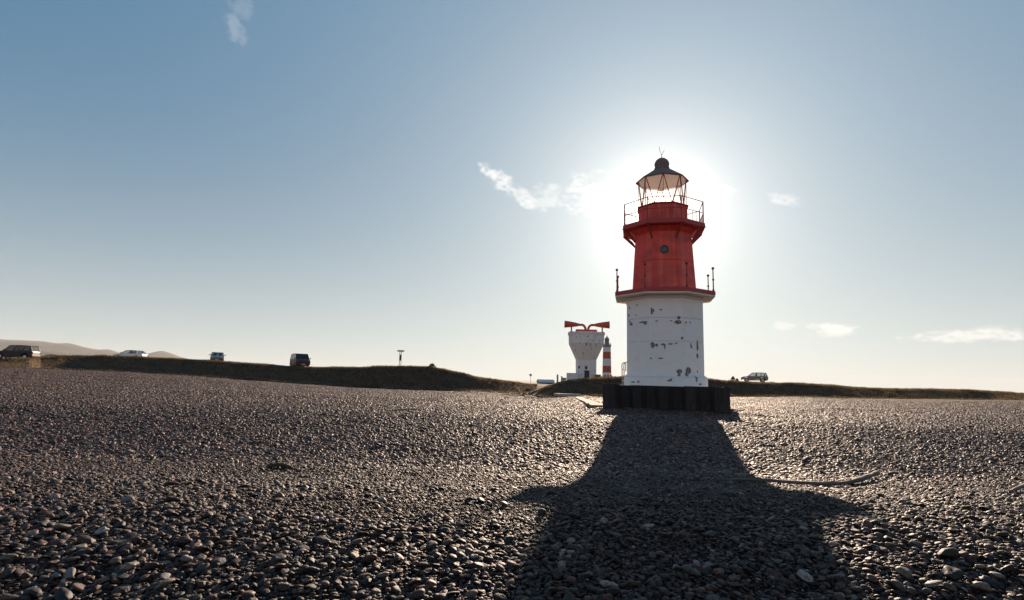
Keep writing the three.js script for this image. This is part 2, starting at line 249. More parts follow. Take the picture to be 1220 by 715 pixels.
// 300 cobbles that show largest, each a piece of the beach
const bigSpots = [];
for (const [px, py, r, c] of [[152, 681, 0.085, 7], [196, 700, 0.10, 4], [76, 617, 0.07, 7], [73, 633, 0.085, 4], [96, 656, 0.075, 7], [82, 690, 0.065, 7], [136, 672, 0.06, 4], [66, 690, 0.05, 7], [10, 670, 0.06, 4], [8, 688, 0.07, 8], [34, 710, 0.06, 6], [62, 664, 0.05, 7], [222, 670, 0.06, 7], [264, 672, 0.06, 7], [330, 672, 0.08, 8], [372, 683, 0.065, 6], [455, 690, 0.06, 4], [150, 598, 0.085, 7], [292, 624, 0.075, 7], [30, 545, 0.1, 7], [152, 541, 0.12, 7],
  [846, 640, 0.07, 6], [774, 630, 0.07, 10], [820, 683, 0.075, 6], [680, 648, 0.06, 7], [672, 626, 0.06, 6], [876, 700, 0.07, 9], [700, 690, 0.07, 6], [730, 700, 0.06, 10], [1128, 665, 0.10, 8], [1078, 687, 0.075, 4], [1110, 700, 0.075, 7], [1040, 694, 0.07, 9], [1100, 640, 0.07, 8], [1135, 690, 0.10, 3], [1190, 690, 0.08, 7], [1170, 705, 0.08, 4], [1060, 652, 0.06, 7]]) { const p = onGround(px, py); bigSpots.push([p.x, p.z, r, TONES[c]]); }
while (bigSpots.length < 300) { const d = 3.6 + 5.0 * Math.pow(rnd(), 1.3), x = (rnd() * 2 - 1) * d * 0.98; bigSpots.push([x, -d, rr(0.045, 0.085), stoneColor()]); }
const tonedMats = TONES.map((c) => { const m = stoneMat.clone(); m.color = lin(...c); return m; });
bigSpots.forEach(([x, z, r, c], i) => {
  let best = 0, bd = 9; TONES.forEach((t, k) => { const q = Math.abs(t[0] - c[0]) + Math.abs(t[2] - c[2]); if (q < bd) { bd = q; best = k; } });
  const m = part(i ? 'stone_' + String(i).padStart(3, '0') : 'stone', nearShapes[i % 6], tonedMats[best], beach);
  stoneTransform(x, z, r * 0.56, 0.62, 0.012).decompose(m.position, m.quaternion, m.scale);
});
// near shingle, stone by stone
function scatter(name, geos, list, material) {
  const per = geos.map(() => []); list.forEach((m, i) => per[i % geos.length].push(m));
  geos.forEach((g, k) => {
    const im = new THREE.InstancedMesh(g, material, per[k].length); im.name = k ? name + '_' + String(k).padStart(3, '0') : name; im.userData.kind = 'stuff'; im.castShadow = im.receiveShadow = true;
    per[k].forEach(([m, c], i) => { im.setMatrixAt(i, m); if (c) im.setColorAt(i, lin(...c)); }); beach.add(im);
  });
}
const NEAR_END = 11.6, list = [];
function layer(perM2, r0, r1, sink, lift) {
  const area = HALF * (NEAR_END * NEAR_END - 3.2 * 3.2) + 2 * 0.6 * (NEAR_END - 3.2), n = Math.round(area * perM2);
  for (let i = 0; i < n; i++) {
    const d = Math.sqrt(rr(3.2 * 3.2, NEAR_END * NEAR_END)), x = (rnd() * 2 - 1) * (d * HALF + 0.6);
    list.push([stoneTransform(x, -d, sizeOf(r0, r1, 1.7) * (0.30 + 1.4 * fbm(x * 0.3, d * 1.4, 4.4, 3)), sink, lift).clone(), stoneColor()]);
  }
}
layer(1600, 0.0065, 0.018, 0.2, -0.011);
layer(900, 0.008, 0.029, 0.6, -0.003);
layer(60, 0.016, 0.036, 0.7, 0.002);
scatter('pebbles', nearShapes.map((_, k) => stoneGeo(k + 1, 2)), list, stoneMat);
// farther shingle: patches of loose stones laid over the ground
function patchGeo(radius, count, r0, r1, detail) {
  const shapes = [11, 12, 13, 14].map((s) => stoneGeo(s, detail)), P = [], N = [], C = [], I = [];
  const nm = new THREE.Matrix3(), v = new THREE.Vector3();
  for (let i = 0; i < count; i++) {
    const a = rnd() * 6.283, q = radius * Math.sqrt(rnd()), r = sizeOf(r0, r1, 1.6), fl = rr(0.30, 0.72), g = shapes[i % 4], c = stoneColor(), o = P.length / 3;
    EU.set((rnd() - 0.5) * 0.9, rnd() * 6.283, (rnd() - 0.5) * 0.9, 'YXZ'); M4.compose(V3.set(Math.cos(a) * q, r * fl * rr(0, 0.7), Math.sin(a) * q), Q.setFromEuler(EU), S3.set(r * rr(1, 1.75), r * fl, r)); nm.getNormalMatrix(M4);
    for (let k = 0; k < g.attributes.position.count; k++) { v.fromBufferAttribute(g.attributes.position, k).applyMatrix4(M4); P.push(v.x, v.y, v.z); v.fromBufferAttribute(g.attributes.normal, k).applyMatrix3(nm).normalize(); N.push(v.x, v.y, v.z); C.push(...c); }
    for (const k of g.index.array) I.push(o + k);
  }
  const g = new THREE.BufferGeometry(); g.setAttribute('position', new THREE.Float32BufferAttribute(P, 3)); g.setAttribute('normal', new THREE.Float32BufferAttribute(N, 3)); g.setAttribute('color', new THREE.Float32BufferAttribute(C, 3)); g.setIndex(I); return g;
}
function lay(name, geos, d0, d1, perM2, keep) {
  const out = [], nrm = new THREE.Vector3(), yaw = new THREE.Quaternion(), Y = new THREE.Vector3(0, 1, 0), step = 1 / Math.sqrt(perM2);
  for (let d_ = d0; d_ < d1; d_ += step) for (let x_ = -d_ * HALF; x_ < d_ * HALF; x_ += step) {
    const d = d_ + rr(-0.3, 0.3) * step, x = x_ + rr(-0.3, 0.3) * step, z = -d; if (keep && !keep(x, d)) continue;
    const e = 0.4; nrm.set(beachH(x - e, z) - beachH(x + e, z), 2 * e, beachH(x, z - e) - beachH(x, z + e)).normalize();
    Q.setFromUnitVectors(Y, nrm).multiply(yaw.setFromAxisAngle(Y, rnd() * 6.283)); const s = rr(0.85, 1.15);
    out.push([new THREE.Matrix4().compose(V3.set(x, beachH(x, z) - 0.018, z), Q, S3.set(s, s, s)), null]);
  }
  scatter(name, geos, out, patchMat);
}
lay('pebble_patches', [0, 1, 2, 3, 4].map(() => patchGeo(0.5, 300, 0.012, 0.048, 1)), 11.4, 25, 4.2);
lay('pebble_patches_far', [0, 1, 2, 3].map(() => patchGeo(1.05, 560, 0.018, 0.055, 0)), 24.6, 76, 0.85, (x, d) => d < footOf(x / d) + 0.8);
console.log('shingle done', list.length);

// ---------------------------------------------------------------- low lighthouse on its sheet-piled footing
const TX = 6.76, TZ = -25.2, TOP = 1.29;                    // tower axis, top of the footing
const faceCam = Math.atan2(-TX, -TZ);                           // yaw of a +z face turned to the camera
{
  const turn = faceCam - 0.085, half = 2.33, t = thing('sheet_pile_footing', 'square footing of black corrugated sheet piles under the low lighthouse', 'footing', [TX + 0.16, 0.0, TZ + 0.05], turn);
  const steel = noiseTexture(256, (u, v) => { const n = tileNoise(u, v, 9, 31, 4), m = tileNoise(u, v, 60, 33, 2), k = clamp(0.17 + (n - 0.5) * 0.2 + (m - 0.5) * 0.14, 0.04, 0.5), r = sm(0.48, 0.66, n); return [k * (1 + 0.6 * r), k * (1 + 0.2 * r), k]; }, true, 1.4, 1.0);
  const pileMats = [0.3, 0.42, 0.6].map((k) => new THREE.MeshStandardMaterial({ color: lin(k, k, k), map: steel, bumpMap: stoneBump, bumpScale: 0.004, roughness: 0.72, metalness: 0.0 }));
  const shapeOf = (w, out) => { const s = new THREE.Shape(), D = 0.13, th = 0.02, h = w / 2; const pts = out ? [[-h, 0], [-h * 0.62, D], [h * 0.62, D], [h, 0]] : [[-h, 0], [-h * 0.62, -D], [h * 0.62, -D], [h, 0]];
    pts.forEach((p, i) => i ? s.lineTo(...p) : s.moveTo(...p)); pts.slice().reverse().forEach(([x, y]) => s.lineTo(x, y - th)); s.closePath(); return s; };
  const n = 9, w = half * 2 / n;
  for (let side = 0; side < 4; side++) for (let i = 0; i < n; i++) {
    const g = new THREE.ExtrudeGeometry(shapeOf(w, i % 2 === 0), { depth: 2.3, bevelEnabled: false }); g.rotateX(-Math.PI / 2); g.scale(1, 1, -1);
    const idx = g.index; if (!idx) { const p = g.attributes.position.array; for (let k = 0; k < p.length; k += 9) for (let c = 0; c < 3; c++) { const q = p[k + c]; p[k + c] = p[k + 3 + c]; p[k + 3 + c] = q; } g.computeVertexNormals(); }
    const m = part('sheet_pile', g, pileMats[Math.floor(rnd() * 3)], t), x = -half + (i + 0.5) * w, a = side * Math.PI / 2;
    m.position.set(Math.cos(a) * x + Math.sin(a) * half, -1.03 + rr(-0.012, 0.02), -Math.sin(a) * x + Math.cos(a) * half); m.rotation.y = a;
  }
  const con = mat(0.42, 0.39, 0.35, 0.9, { bumpMap: stoneBump, bumpScale: 0.008 });
  part('concrete_fill', box(half * 2 - 0.3, 1.5, half * 2 - 0.3, 0, 0.505, 0, 0.02), con, t);
}
const PX = (px, py) => at(px, py, 25.2).y;                     // height on the tower's axis
const tower = thing('octagonal_lighthouse', 'small eight-sided lighthouse, white below and red above, with two galleries', 'lighthouse', [TX, TOP - 0.03, TZ], faceCam + 0.05);
{
  const Y0 = TOP - 0.03, y = (py) => PX(790, py) - Y0;
  const yPl = y(446.5), yLow = y(361), yDeck = y(351), yRed = y(282), yUp = y(275), yMur = y(250.5), yGl = y(218), apo = 1.60;
  // peeled paint: bare metal and rust showing where flakes have come off; the sheet runs once round the tower
  const CW = 2048, CH = 1024, cv = document.createElement('canvas'); cv.width = CW; cv.height = CH; const cx = cv.getContext('2d');
  cx.fillStyle = '#e9e6e3'; cx.fillRect(0, 0, CW, CH);
  for (let i = 0; i < 2600; i++) { const a = rnd() * 0.05; cx.fillStyle = rnd() < 0.5 ? `rgba(255,255,255,${a})` : `rgba(170,160,150,${a})`; const r = 4 + rnd() * 30; cx.beginPath(); cx.ellipse(rnd() * CW, rnd() * CH, r, r * (0.5 + rnd()), 0, 0, 7); cx.fill(); }
  const H0 = 0, H1 = yLow, side = 2 * apo * Math.tan(Math.PI / 8);
  const flake = (u, v, w, h, k = 1) => {                          // a ragged patch, in canvas pixels
    for (let i = 0; i < 5 + w * h / 60; i++) { const a = rnd() * 6.283, X = u + Math.cos(a) * rnd() * w * 0.6, Y = v + Math.sin(a) * rnd() * h * 0.6; cx.fillStyle = `rgba(${165 + rnd() * 30},${155 + rnd() * 25},${148 + rnd() * 25},${0.35 + rnd() * 0.4})`; cx.beginPath(); for (let e = 0; e < 7; e++) { const b = e / 7 * 6.283, rad = rr(2, 7); const fx = X + Math.cos(b) * rad, fy = Y + Math.sin(b) * rad * 1.3; e ? cx.lineTo(fx, fy) : cx.moveTo(fx, fy); } cx.closePath(); cx.fill(); }
    if (rnd() < 0.45) { const L = rr(20, 90); for (let i = 0; i < 4; i++) { cx.fillStyle = `rgba(150,105,75,${0.06 + rnd() * 0.14})`; cx.fillRect(u + rr(-w / 2, w / 2), v, rr(1, 3), L * rnd()); } }
    const n = Math.max(8, Math.round(w * h / 16));
    for (let i = 0; i < n; i++) { const a = rnd() * 6.283, q = Math.sqrt(rnd()), X = u + Math.cos(a) * q * w / 2, Y = v + Math.sin(a) * q * h / 2, r = rr(1.2, 4.2) * k, g = rnd();
      cx.fillStyle = g < 0.8 ? `rgb(${62 + rnd() * 30},${58 + rnd() * 26},${60 + rnd() * 22})` : g < 0.95 ? `rgb(${95 + rnd() * 40},${70 + rnd() * 20},${58 + rnd() * 14})` : 'rgb(150,146,146)';
      cx.beginPath(); for (let e = 0; e < 6; e++) { const b = e / 6 * 6.283, rad = r * (0.5 + rnd()); const fx = X + Math.cos(b) * rad, fy = Y + Math.sin(b) * rad; e ? cx.lineTo(fx, fy) : cx.moveTo(fx, fy); } cx.closePath(); cx.fill(); }
  };
  const toCanvas = (px, py) => {                                  // photo pixel -> canvas pixel on the facet it shows
    const r = rayDir(px, py), local = new THREE.Vector3(), o = new THREE.Vector3(0, EYE, 0), inv = new THREE.Matrix4().makeRotationY(-(faceCam + 0.05));
    const O = o.clone().sub(new THREE.Vector3(TX, Y0, TZ)).applyMatrix4(inv), D = r.clone().applyMatrix4(inv); let bestT = 1e9, out = null;
    for (let k = -2; k <= 2; k++) { const a = k * OCT, nx = Math.sin(a), nz = Math.cos(a), dn = D.x * nx + D.z * nz; if (dn >= 0) continue; const tt = (apo - O.x * nx - O.z * nz) / dn; local.copy(O).addScaledVector(D, tt); const s = local.x * nz - local.z * nx;
      if (Math.abs(s) <= side / 2 + 0.02 && tt < bestT) { bestT = tt; out = [((k + 8) % 8 + s / side + 0.5) * CW / 8, CH * (1 - (local.y - H0) / (H1 - H0))]; } }
    return out;
  };
  const sx = CW / 8 / side / 27.2, sy = CH / (H1 - H0) / 27.2;     // canvas pixels per photo pixel
  const M = [[752, 386, 5, 4], [750, 383, 3, 2], [759, 363.5, 2, 2], [750, 367, 2, 2], [749, 376, 2, 3], [758, 376, 2, 1.5], [776, 371, 2.2, 9], [778, 370, 1.5, 5], [787, 369, 3, 1.5], [766, 383.5, 14, 1.8], [769, 385, 6, 3], [782, 382, 3, 1], [800, 382, 3, 1], [808, 383.5, 8, 4.5], [809, 378.5, 3, 3], [817, 384, 3, 1.6], [822, 384, 3, 1.4], [777, 411, 4.5, 7], [782, 411, 3, 3.5], [790, 410, 5, 2], [792, 412.5, 1.6, 5], [799, 409.5, 5, 1.4], [806, 409, 3, 1.4], [813, 403, 2.2, 3], [823, 411, 2, 5], [824, 413, 2, 4], [831, 412, 3, 12], [831, 424, 3, 6], [787, 427, 5, 1.4], [775, 427, 1.5, 2], [810, 443, 6, 5], [809, 447, 3, 3], [820, 442, 9, 8], [818, 446, 5, 5], [827, 452, 3, 7], [831, 443, 2, 2.4], [757, 455.5, 6, 1.4], [763, 455, 4, 1.8], [797, 453.5, 5, 1.4], [799, 452, 2, 3], [831, 458, 5, 2]];
  for (const [px, py, w, h] of M) { const c = toCanvas(px, py); if (c) flake(c[0], c[1], w * sx * 0.98, h * sy * 0.98, 1); }
  for (let i = 0; i < 60; i++) { const k = 2 + Math.floor(rnd() * 5) , u = (k + rnd()) * CW / 8; if (k === 2 && u < 2.2 * CW / 8) continue; flake(u, rnd() * CH, rr(4, 40), rr(4, 30)); }
  const tex = new THREE.CanvasTexture(cv); tex.colorSpace = THREE.SRGBColorSpace; tex.flipY = true;
  const white = new THREE.MeshPhysicalMaterial({ color: lin(1, 1, 1), map: tex, roughness: 0.55, bumpMap: stoneBump, bumpScale: 0.0 });
  const rowsY = [yPl - 0.02, y(409.5), y(383), yLow];
  for (let r = 0; r < 3; r++) for (let k = 0; k < 8; k++) part('wall_plate', facet(k, apo, rowsY[r], apo, rowsY[r + 1], 0.03, 0.003, [k / 8, rowsY[r] / H1, (k + 1) / 8, rowsY[r + 1] / H1]), white, tower);
  const plinth = new THREE.Group();
  for (let k = 0; k < 8; k++) { part('plinth_block', facet(k, apo + 0.13, 0, apo + 0.13, yPl - 0.12, 0.2, 0.002, [k / 8, 0, (k + 1) / 8, (yPl - 0.12) / H1]), white, tower); part('plinth_chamfer', facet(k, apo + 0.128, yPl - 0.12, apo + 0.004, yPl - 0.01, 0.1, 0.002, [k / 8, (yPl - 0.12) / H1, (k + 1) / 8, yPl / H1]), white, tower); }
  const core = mat(0.5, 0.47, 0.43, 0.9); part('core', new THREE.CylinderGeometry(apo - 0.06, apo - 0.06, yRed, 8, 1, false, Math.PI / 8).translate(0, yRed / 2, 0).scale(0.8, 1, 0.8), core, tower);

  const redTone = noiseTexture(512, (u, v) => { const n = tileNoise(u, v, 8, 41, 4), m = tileNoise(u, v, 3, 43, 3), st = tileNoise(u * 1.0, 0.3, 40, 45, 2), k = 0.96 + (n - 0.5) * 0.42, f = sm(0.42, 0.68, m * 0.55 + st * 0.45); return [clamp(k * lerp(0.86, 0.90, f), 0, 1), clamp(k * lerp(0.25, 0.40, f), 0, 1), clamp(k * lerp(0.19, 0.31, f), 0, 1)]; }, true);
  const red = new THREE.MeshPhysicalMaterial({ color: lin(1, 1, 1), map: redTone, roughness: 0.5 }), redDeck = new THREE.MeshPhysicalMaterial({ color: lin(0.42, 0.04, 0.038), roughness: 0.6 });
  const cream = mat(0.66, 0.6, 0.52, 0.8), ceilingWhite = mat(0.82, 0.78, 0.70, 0.8), iron = mat(0.07, 0.035, 0.032, 0.6), redIron = mat(0.33, 0.04, 0.035, 0.6);
  // lower gallery
  const low = part('lower_gallery', octDisc(2.10, yDeck - 0.17, yDeck), redDeck, tower);
  part('soffit', merge([octDisc(2.085, yDeck - 0.25, yDeck - 0.172, apo + 0.01), ...[]]), cream, low);
  for (let k = 0; k < 8; k++) part('cornice', facet(k, apo + 0.03, yLow - 0.02, apo + 0.06, yDeck - 0.252, 0.1, 0.002), cream, low);
  for (let k = 0; k < 8; k++) {
    const a = (k + 0.5) * OCT, R = 2.02 / C8, x = Math.sin(a) * R, z = Math.cos(a) * R, broken = false;
    const s = part('stanchion', bar([x, yDeck - 0.02, z], [x, yDeck + 0.98, z], 0.028, 8, 0.022), redIron, tower);
    for (const h of [0.05, 0.5, 0.99]) { const kn = new THREE.SphereGeometry(h > 0.6 ? 0.06 : 0.048, 10, 8); kn.translate(x, yDeck + h, z); part('knob', kn, iron, s); }
  }
  // red upper tower, in plates
  const rA = 1.36, rB = 1.20, rowR = [yDeck - 0.02, lerp(yDeck, yRed, 0.5), yRed];
  for (let r = 0; r < 2; r++) for (let k = 0; k < 8; k++) { const f0 = lerp(rA, rB, r / 2), f1 = lerp(rA, rB, (r + 1) / 2); part('red_plate', facet(k, f0, rowR[r], f1, rowR[r + 1], 0.03, 0.002, [k * 0.21, r * 0.5, k * 0.21 + 0.2, r * 0.5 + 0.5]), red, tower); }
  for (let k = 0; k < 8; k++) part('base_moulding', facet(k, rA + 0.07, yDeck + 0.002, rA + 0.03, yDeck + 0.14, 0.08, 0.001), redDeck, tower);
  { const py = y(304.5), rad = lerp(rA, rB, (py - yDeck) / (yRed - yDeck)); const ring = new THREE.TorusGeometry(0.15, 0.035, 10, 28); ring.translate(0, py, rad + 0.01); const ph = part('porthole', ring, mat(0.05, 0.06, 0.075, 0.4), tower);
    const gl = new THREE.CircleGeometry(0.145, 28); gl.translate(0.0, py, rad + 0.012); part('pane', gl, mat(0.03, 0.05, 0.06, 0.12), ph); }
  // upper gallery with brackets and railing
  const up = part('upper_gallery', octDisc(1.76, yUp - 0.11, yUp + 0.10), redDeck, tower);
  for (let k = 0; k < 8; k++) part('gallery_cove', facet(k, rB + 0.05, yUp - 0.32, 1.45, yUp - 0.112, 0.04, 0.002), red, up);
  for (let k = 0; k < 8; k++) { const a = (k + 0.5) * OCT; const s = new THREE.Shape(); s.moveTo(0, 0); s.lineTo(0.62, 0.62); s.lineTo(0.56, 0.64); s.quadraticCurveTo(0.12, 0.42, 0, 0.1); s.closePath();
    const g = new THREE.ExtrudeGeometry(s, { depth: 0.05, bevelEnabled: false }); g.translate(0, 0, -0.025); g.rotateY(-Math.PI / 2); g.translate(0, yUp - 0.68, (rB + 0.02) / C8); g.rotateY(a); part('bracket', g, redIron, tower); }
  const RR = 1.69 / C8, corner = (k) => { const a = (k + 0.5) * OCT; return [Math.sin(a) * RR, Math.cos(a) * RR]; }, yf = yUp + 0.10;
  for (let k = 0; k < 8; k++) {
    const [x, z] = corner(k), [x2, z2] = corner(k + 1);
    part('railing_post', bar([x, yf - 0.01, z], [x, yf + 0.98, z], 0.026, 8), redIron, tower);
    part('top_rail', bar([x, yf + 0.97, z], [x2, yf + 0.97, z2], 0.018, 6), redIron, tower); part('middle_rail', bar([x, yf + 0.46, z], [x2, yf + 0.46, z2], 0.015, 6), redIron, tower);
    for (let i = 1; i < 6; i++) { const f = i / 6, bx = lerp(x, x2, f), bz = lerp(z, z2, f); part('baluster', bar([bx, yf - 0.005, bz], [bx, yf + 0.455, bz], 0.011, 5), redIron, tower); }
  }
  // lantern: red murette, glazing with slanting bars, cream ceiling, dark roof with ventilator and vane
  const mA = 1.06;
  for (let k = 0; k < 8; k++) part('murette_panel', facet(k, mA, yf + 0.001, mA, yMur, 0.04, 0.002, [k * 0.27, 0.1, k * 0.27 + 0.25, 0.4]), red, tower);
  for (let k = 0; k < 8; k++) part('murette_coping', facet(k, mA + 0.05, yMur + 0.001, mA + 0.05, yMur + 0.06, 0.2, 0.001), redDeck, tower);
  const floor = octDisc(mA - 0.06, yMur - 0.14, yMur - 0.08); part('bounce_floor', floor, ceilingWhite, tower);  // white slab set high under the glazing, added to bounce sun onto the ceiling
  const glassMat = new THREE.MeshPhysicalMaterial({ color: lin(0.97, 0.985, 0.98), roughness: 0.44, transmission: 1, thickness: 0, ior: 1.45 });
  const gA = 0.97, y0 = yMur + 0.06, y1 = y(217) + 0.06;
  for (let k = 0; k < 8; k++) {
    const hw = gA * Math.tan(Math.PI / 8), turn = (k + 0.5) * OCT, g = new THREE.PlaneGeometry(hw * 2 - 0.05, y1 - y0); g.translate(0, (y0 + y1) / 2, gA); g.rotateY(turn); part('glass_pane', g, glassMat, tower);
    const P = (s, h, r = gA + 0.012) => new THREE.Vector3(s * hw, h, r).applyAxisAngle(new THREE.Vector3(0, 1, 0), turn).toArray();
    part('astragal', bar(P(-1, y1), P(0, y0), 0.022, 6), redIron, tower); part('astragal', bar(P(1, y1), P(0, y0), 0.022, 6), redIron, tower); part('corner_bar', bar(P(1, y0), P(1, y1), 0.014, 6), redIron, tower);
  }
  const roofDark = mat(0.19, 0.125, 0.105, 0.75), yE = y1;
  const roof = new THREE.Group(); roof.name = 'roof'; tower.add(roof);
  const yC = y(202.5);
  for (let k = 0; k < 8; k++) part('roof_sheet', facet(k + 0.5, 1.10, yE - 0.06, 0.34, yC, 0.03, 0.001), roofDark, roof);
  for (let k = 0; k < 8; k++) part('ceiling_sheet', facet(k + 0.5, 1.03, yE - 0.058, 0.28, yC - 0.10, 0.015, 0.001), ceilingWhite, roof);
  for (let k = 0; k < 8; k++) part('eave_gutter', facet(k + 0.5, 1.105, yE - 0.095, 1.105, yE - 0.062, 0.05, 0.001), roofDark, roof);
  part('ventilator', lathe([[0.30, yC - 0.06], [0.37, yC - 0.02], [0.33, yC + 0.10], [0.31, yC + 0.14], [0.335, yC + 0.22], [0.33, yC + 0.32], [0.27, yC + 0.44], [0.16, yC + 0.53], [0.02, yC + 0.56]], 24), roofDark, tower);
  const vane = part('vane', merge([bar([0, yC + 0.54, 0], [0, yC + 0.74, 0], 0.018, 6), bar([0, yC + 0.70, 0], [-0.1, yC + 1.0, 0], 0.010, 5), bar([0, yC + 0.70, 0], [0.12, yC + 0.95, 0], 0.010, 5), bar([-0.09, yC + 0.96, 0], [-0.1, yC + 1.14, 0], 0.008, 5)]), iron, tower);
}
// hoop ladder rail beside the tower's foot
{ const p = at(743.6, 458, 25.6); const t = thing('ladder_rail', 'bent pale steel ladder rail at the foot of the octagonal lighthouse', 'handrail', [p.x, TOP - 0.04, -25.6]);
  const steel = mat(0.45, 0.36, 0.25, 0.5), tube = (x, z) => new THREE.TubeGeometry(new THREE.CatmullRomCurve3([[0, 0, z], [0, 0.6, z], [0.0, 0.93, z], [0.04, 1.0, z], [0.13, 1.02, z], [0.16, 0.95, z], [0.16, 0.62, z]].map((q) => new THREE.Vector3(...q))), 30, 0.022, 6);
  part('rail', tube(0, 0), steel, t); part('rail', tube(0, -0.45), steel, t); for (const h of [0.2, 0.45, 0.7]) part('rung', bar([0, h, 0], [0, h, -0.45], 0.015, 6), steel, t); }

// ---------------------------------------------------------------- fog signal tower and tall lighthouse behind the banks
{
  const D = 105, [x, gy] = spot(698, D), base = gy - 0.25, Y = (py) => at(698, py, D).y - base, px = D / F;
  const t = thing('fog_signal_tower', 'white concrete mushroom tower carrying two red fog horns', 'fog signal', [x, base, -D], faceCam * 0.6 + 0.1);
  const cv = document.createElement('canvas'); cv.width = cv.height = 512; const c = cv.getContext('2d'); c.fillStyle = '#e6e3df'; c.fillRect(0, 0, 512, 512);
  for (let i = 0; i < 350; i++) { c.fillStyle = `rgba(${130 + rnd() * 60},${115 + rnd() * 50},${100 + rnd() * 50},${rnd() * 0.12})`; const q = 3 + rnd() * 22; c.beginPath(); c.ellipse(rnd() * 512, rnd() * 512, q * 0.6, q * 1.6, 0, 0, 7); c.fill(); }
  for (let i = 0; i < 26; i++) { c.fillStyle = `rgba(${70 + rnd() * 40},${50 + rnd() * 25},${45 + rnd() * 20},${0.4 + rnd() * 0.5})`; const X = rnd() * 512, Yy = rnd() * 512; for (let k = 0; k < 8; k++) { c.beginPath(); c.ellipse(X + rr(-7, 7), Yy + rr(-12, 12), rr(1, 5), rr(2, 9), 0, 0, 7); c.fill(); } }
  const tx = new THREE.CanvasTexture(cv); tx.colorSpace = THREE.SRGBColorSpace; tx.wrapS = tx.wrapT = THREE.RepeatWrapping;
  const wm = new THREE.MeshStandardMaterial({ map: tx, roughness: 0.85 }), dark = mat(0.03, 0.03, 0.035, 0.5), horn = mat(0.52, 0.085, 0.055, 0.55), grey = mat(0.28, 0.27, 0.26, 0.8), brick = mat(0.22, 0.12, 0.09, 0.9);
  const rings = [[11.6 * px, -0.6], [11.9 * px, Y(429)], [20.2 * px, Y(410)], [20.6 * px, Y(399.5)]];
  const names = ['stem_panel', 'flare_panel', 'crown_panel'];
  for (let r = 0; r < 3; r++) for (let k = 0; k < 8; k++) part(names[r], facet(k, rings[r][0], rings[r][1], rings[r + 1][0], rings[r + 1][1], 0.25, 0.006, [k * 0.37, r * 0.33, k * 0.37 + 0.35, r * 0.33 + 0.33]), wm, t);
  part('roof_slab', octDisc(21.4 * px, Y(399.4), Y(396.6)), wm, t);
  part('machine_room', box(25 * px, Y(393) - Y(396.6), 12 * px, 0, (Y(393) + Y(396.6)) / 2 + 0.005, 0, 0.05), horn, t);
  for (const s of [-1, 1]) {
    const a = new THREE.Vector3(s * 1.5 * px, Y(395), 1.6), pts = [[s * 1.5, 395], [s * 2.0, 391.5], [s * 4.5, 388.6], [s * 9, 388.2]].map(([u, v]) => new THREE.Vector3(u * px, Y(v), 1.6));
    const h = part('fog_horn', new THREE.LatheGeometry([[0.24, 0], [0.42, 5 * px], [0.55, 11 * px], [0.62, 15 * px], [0.66, 17.2 * px], [0.68, 17.3 * px], [0.62, 17.2 * px], [0.50, 11 * px], [0.20, 0.02]].map((p) => new THREE.Vector2(...p)), 24), horn, t);
    h.position.set(s * 9 * px, Y(388.2), 1.6); h.rotation.z = -s * (Math.PI / 2 - 0.03);
    part('horn_pipe', new THREE.TubeGeometry(new THREE.CatmullRomCurve3(pts), 20, 0.22, 10), horn, t);
    part('horn_stand', merge([bar([s * 18 * px, Y(397), 1.6], [s * 18 * px, Y(390), 1.6], 0.13, 8), box(0.6, 0.12, 0.6, s * 18 * px, Y(396.5), 1.6)]), grey, t);
  }
  for (const [u, v, w, h] of [[-7.5, 438, 0.35, 0.5], [-0.5, 438.5, 0.4, 0.6]]) { const g = part('window', box(w, h, 0.06, u * px, Y(v), rings[0][0] + 0.02), dark, t); if (Math.abs(u) > 4.5) { g.geometry = box(w, h, 0.06); g.position.set(-Math.SQRT1_2 * rings[0][0] - 0.05, Y(v), Math.SQRT1_2 * rings[0][0] + 0.02); g.rotation.y = -OCT; } }
  part('door', box(0.9, 2.0, 0.08, 0.2 * px, Y(448.2), rings[0][0] + 0.02, 0.02), dark, t);
  part('annexe_wall', box(2.1, 1.6, 1.6, -16 * px, Y(450.2), 0.6, 0.03), wm, t);
  part('store', box(0.9, 1.3, 1.2, 13.5 * px, Y(450.3), 1.2, 0.03), brick, t);
}
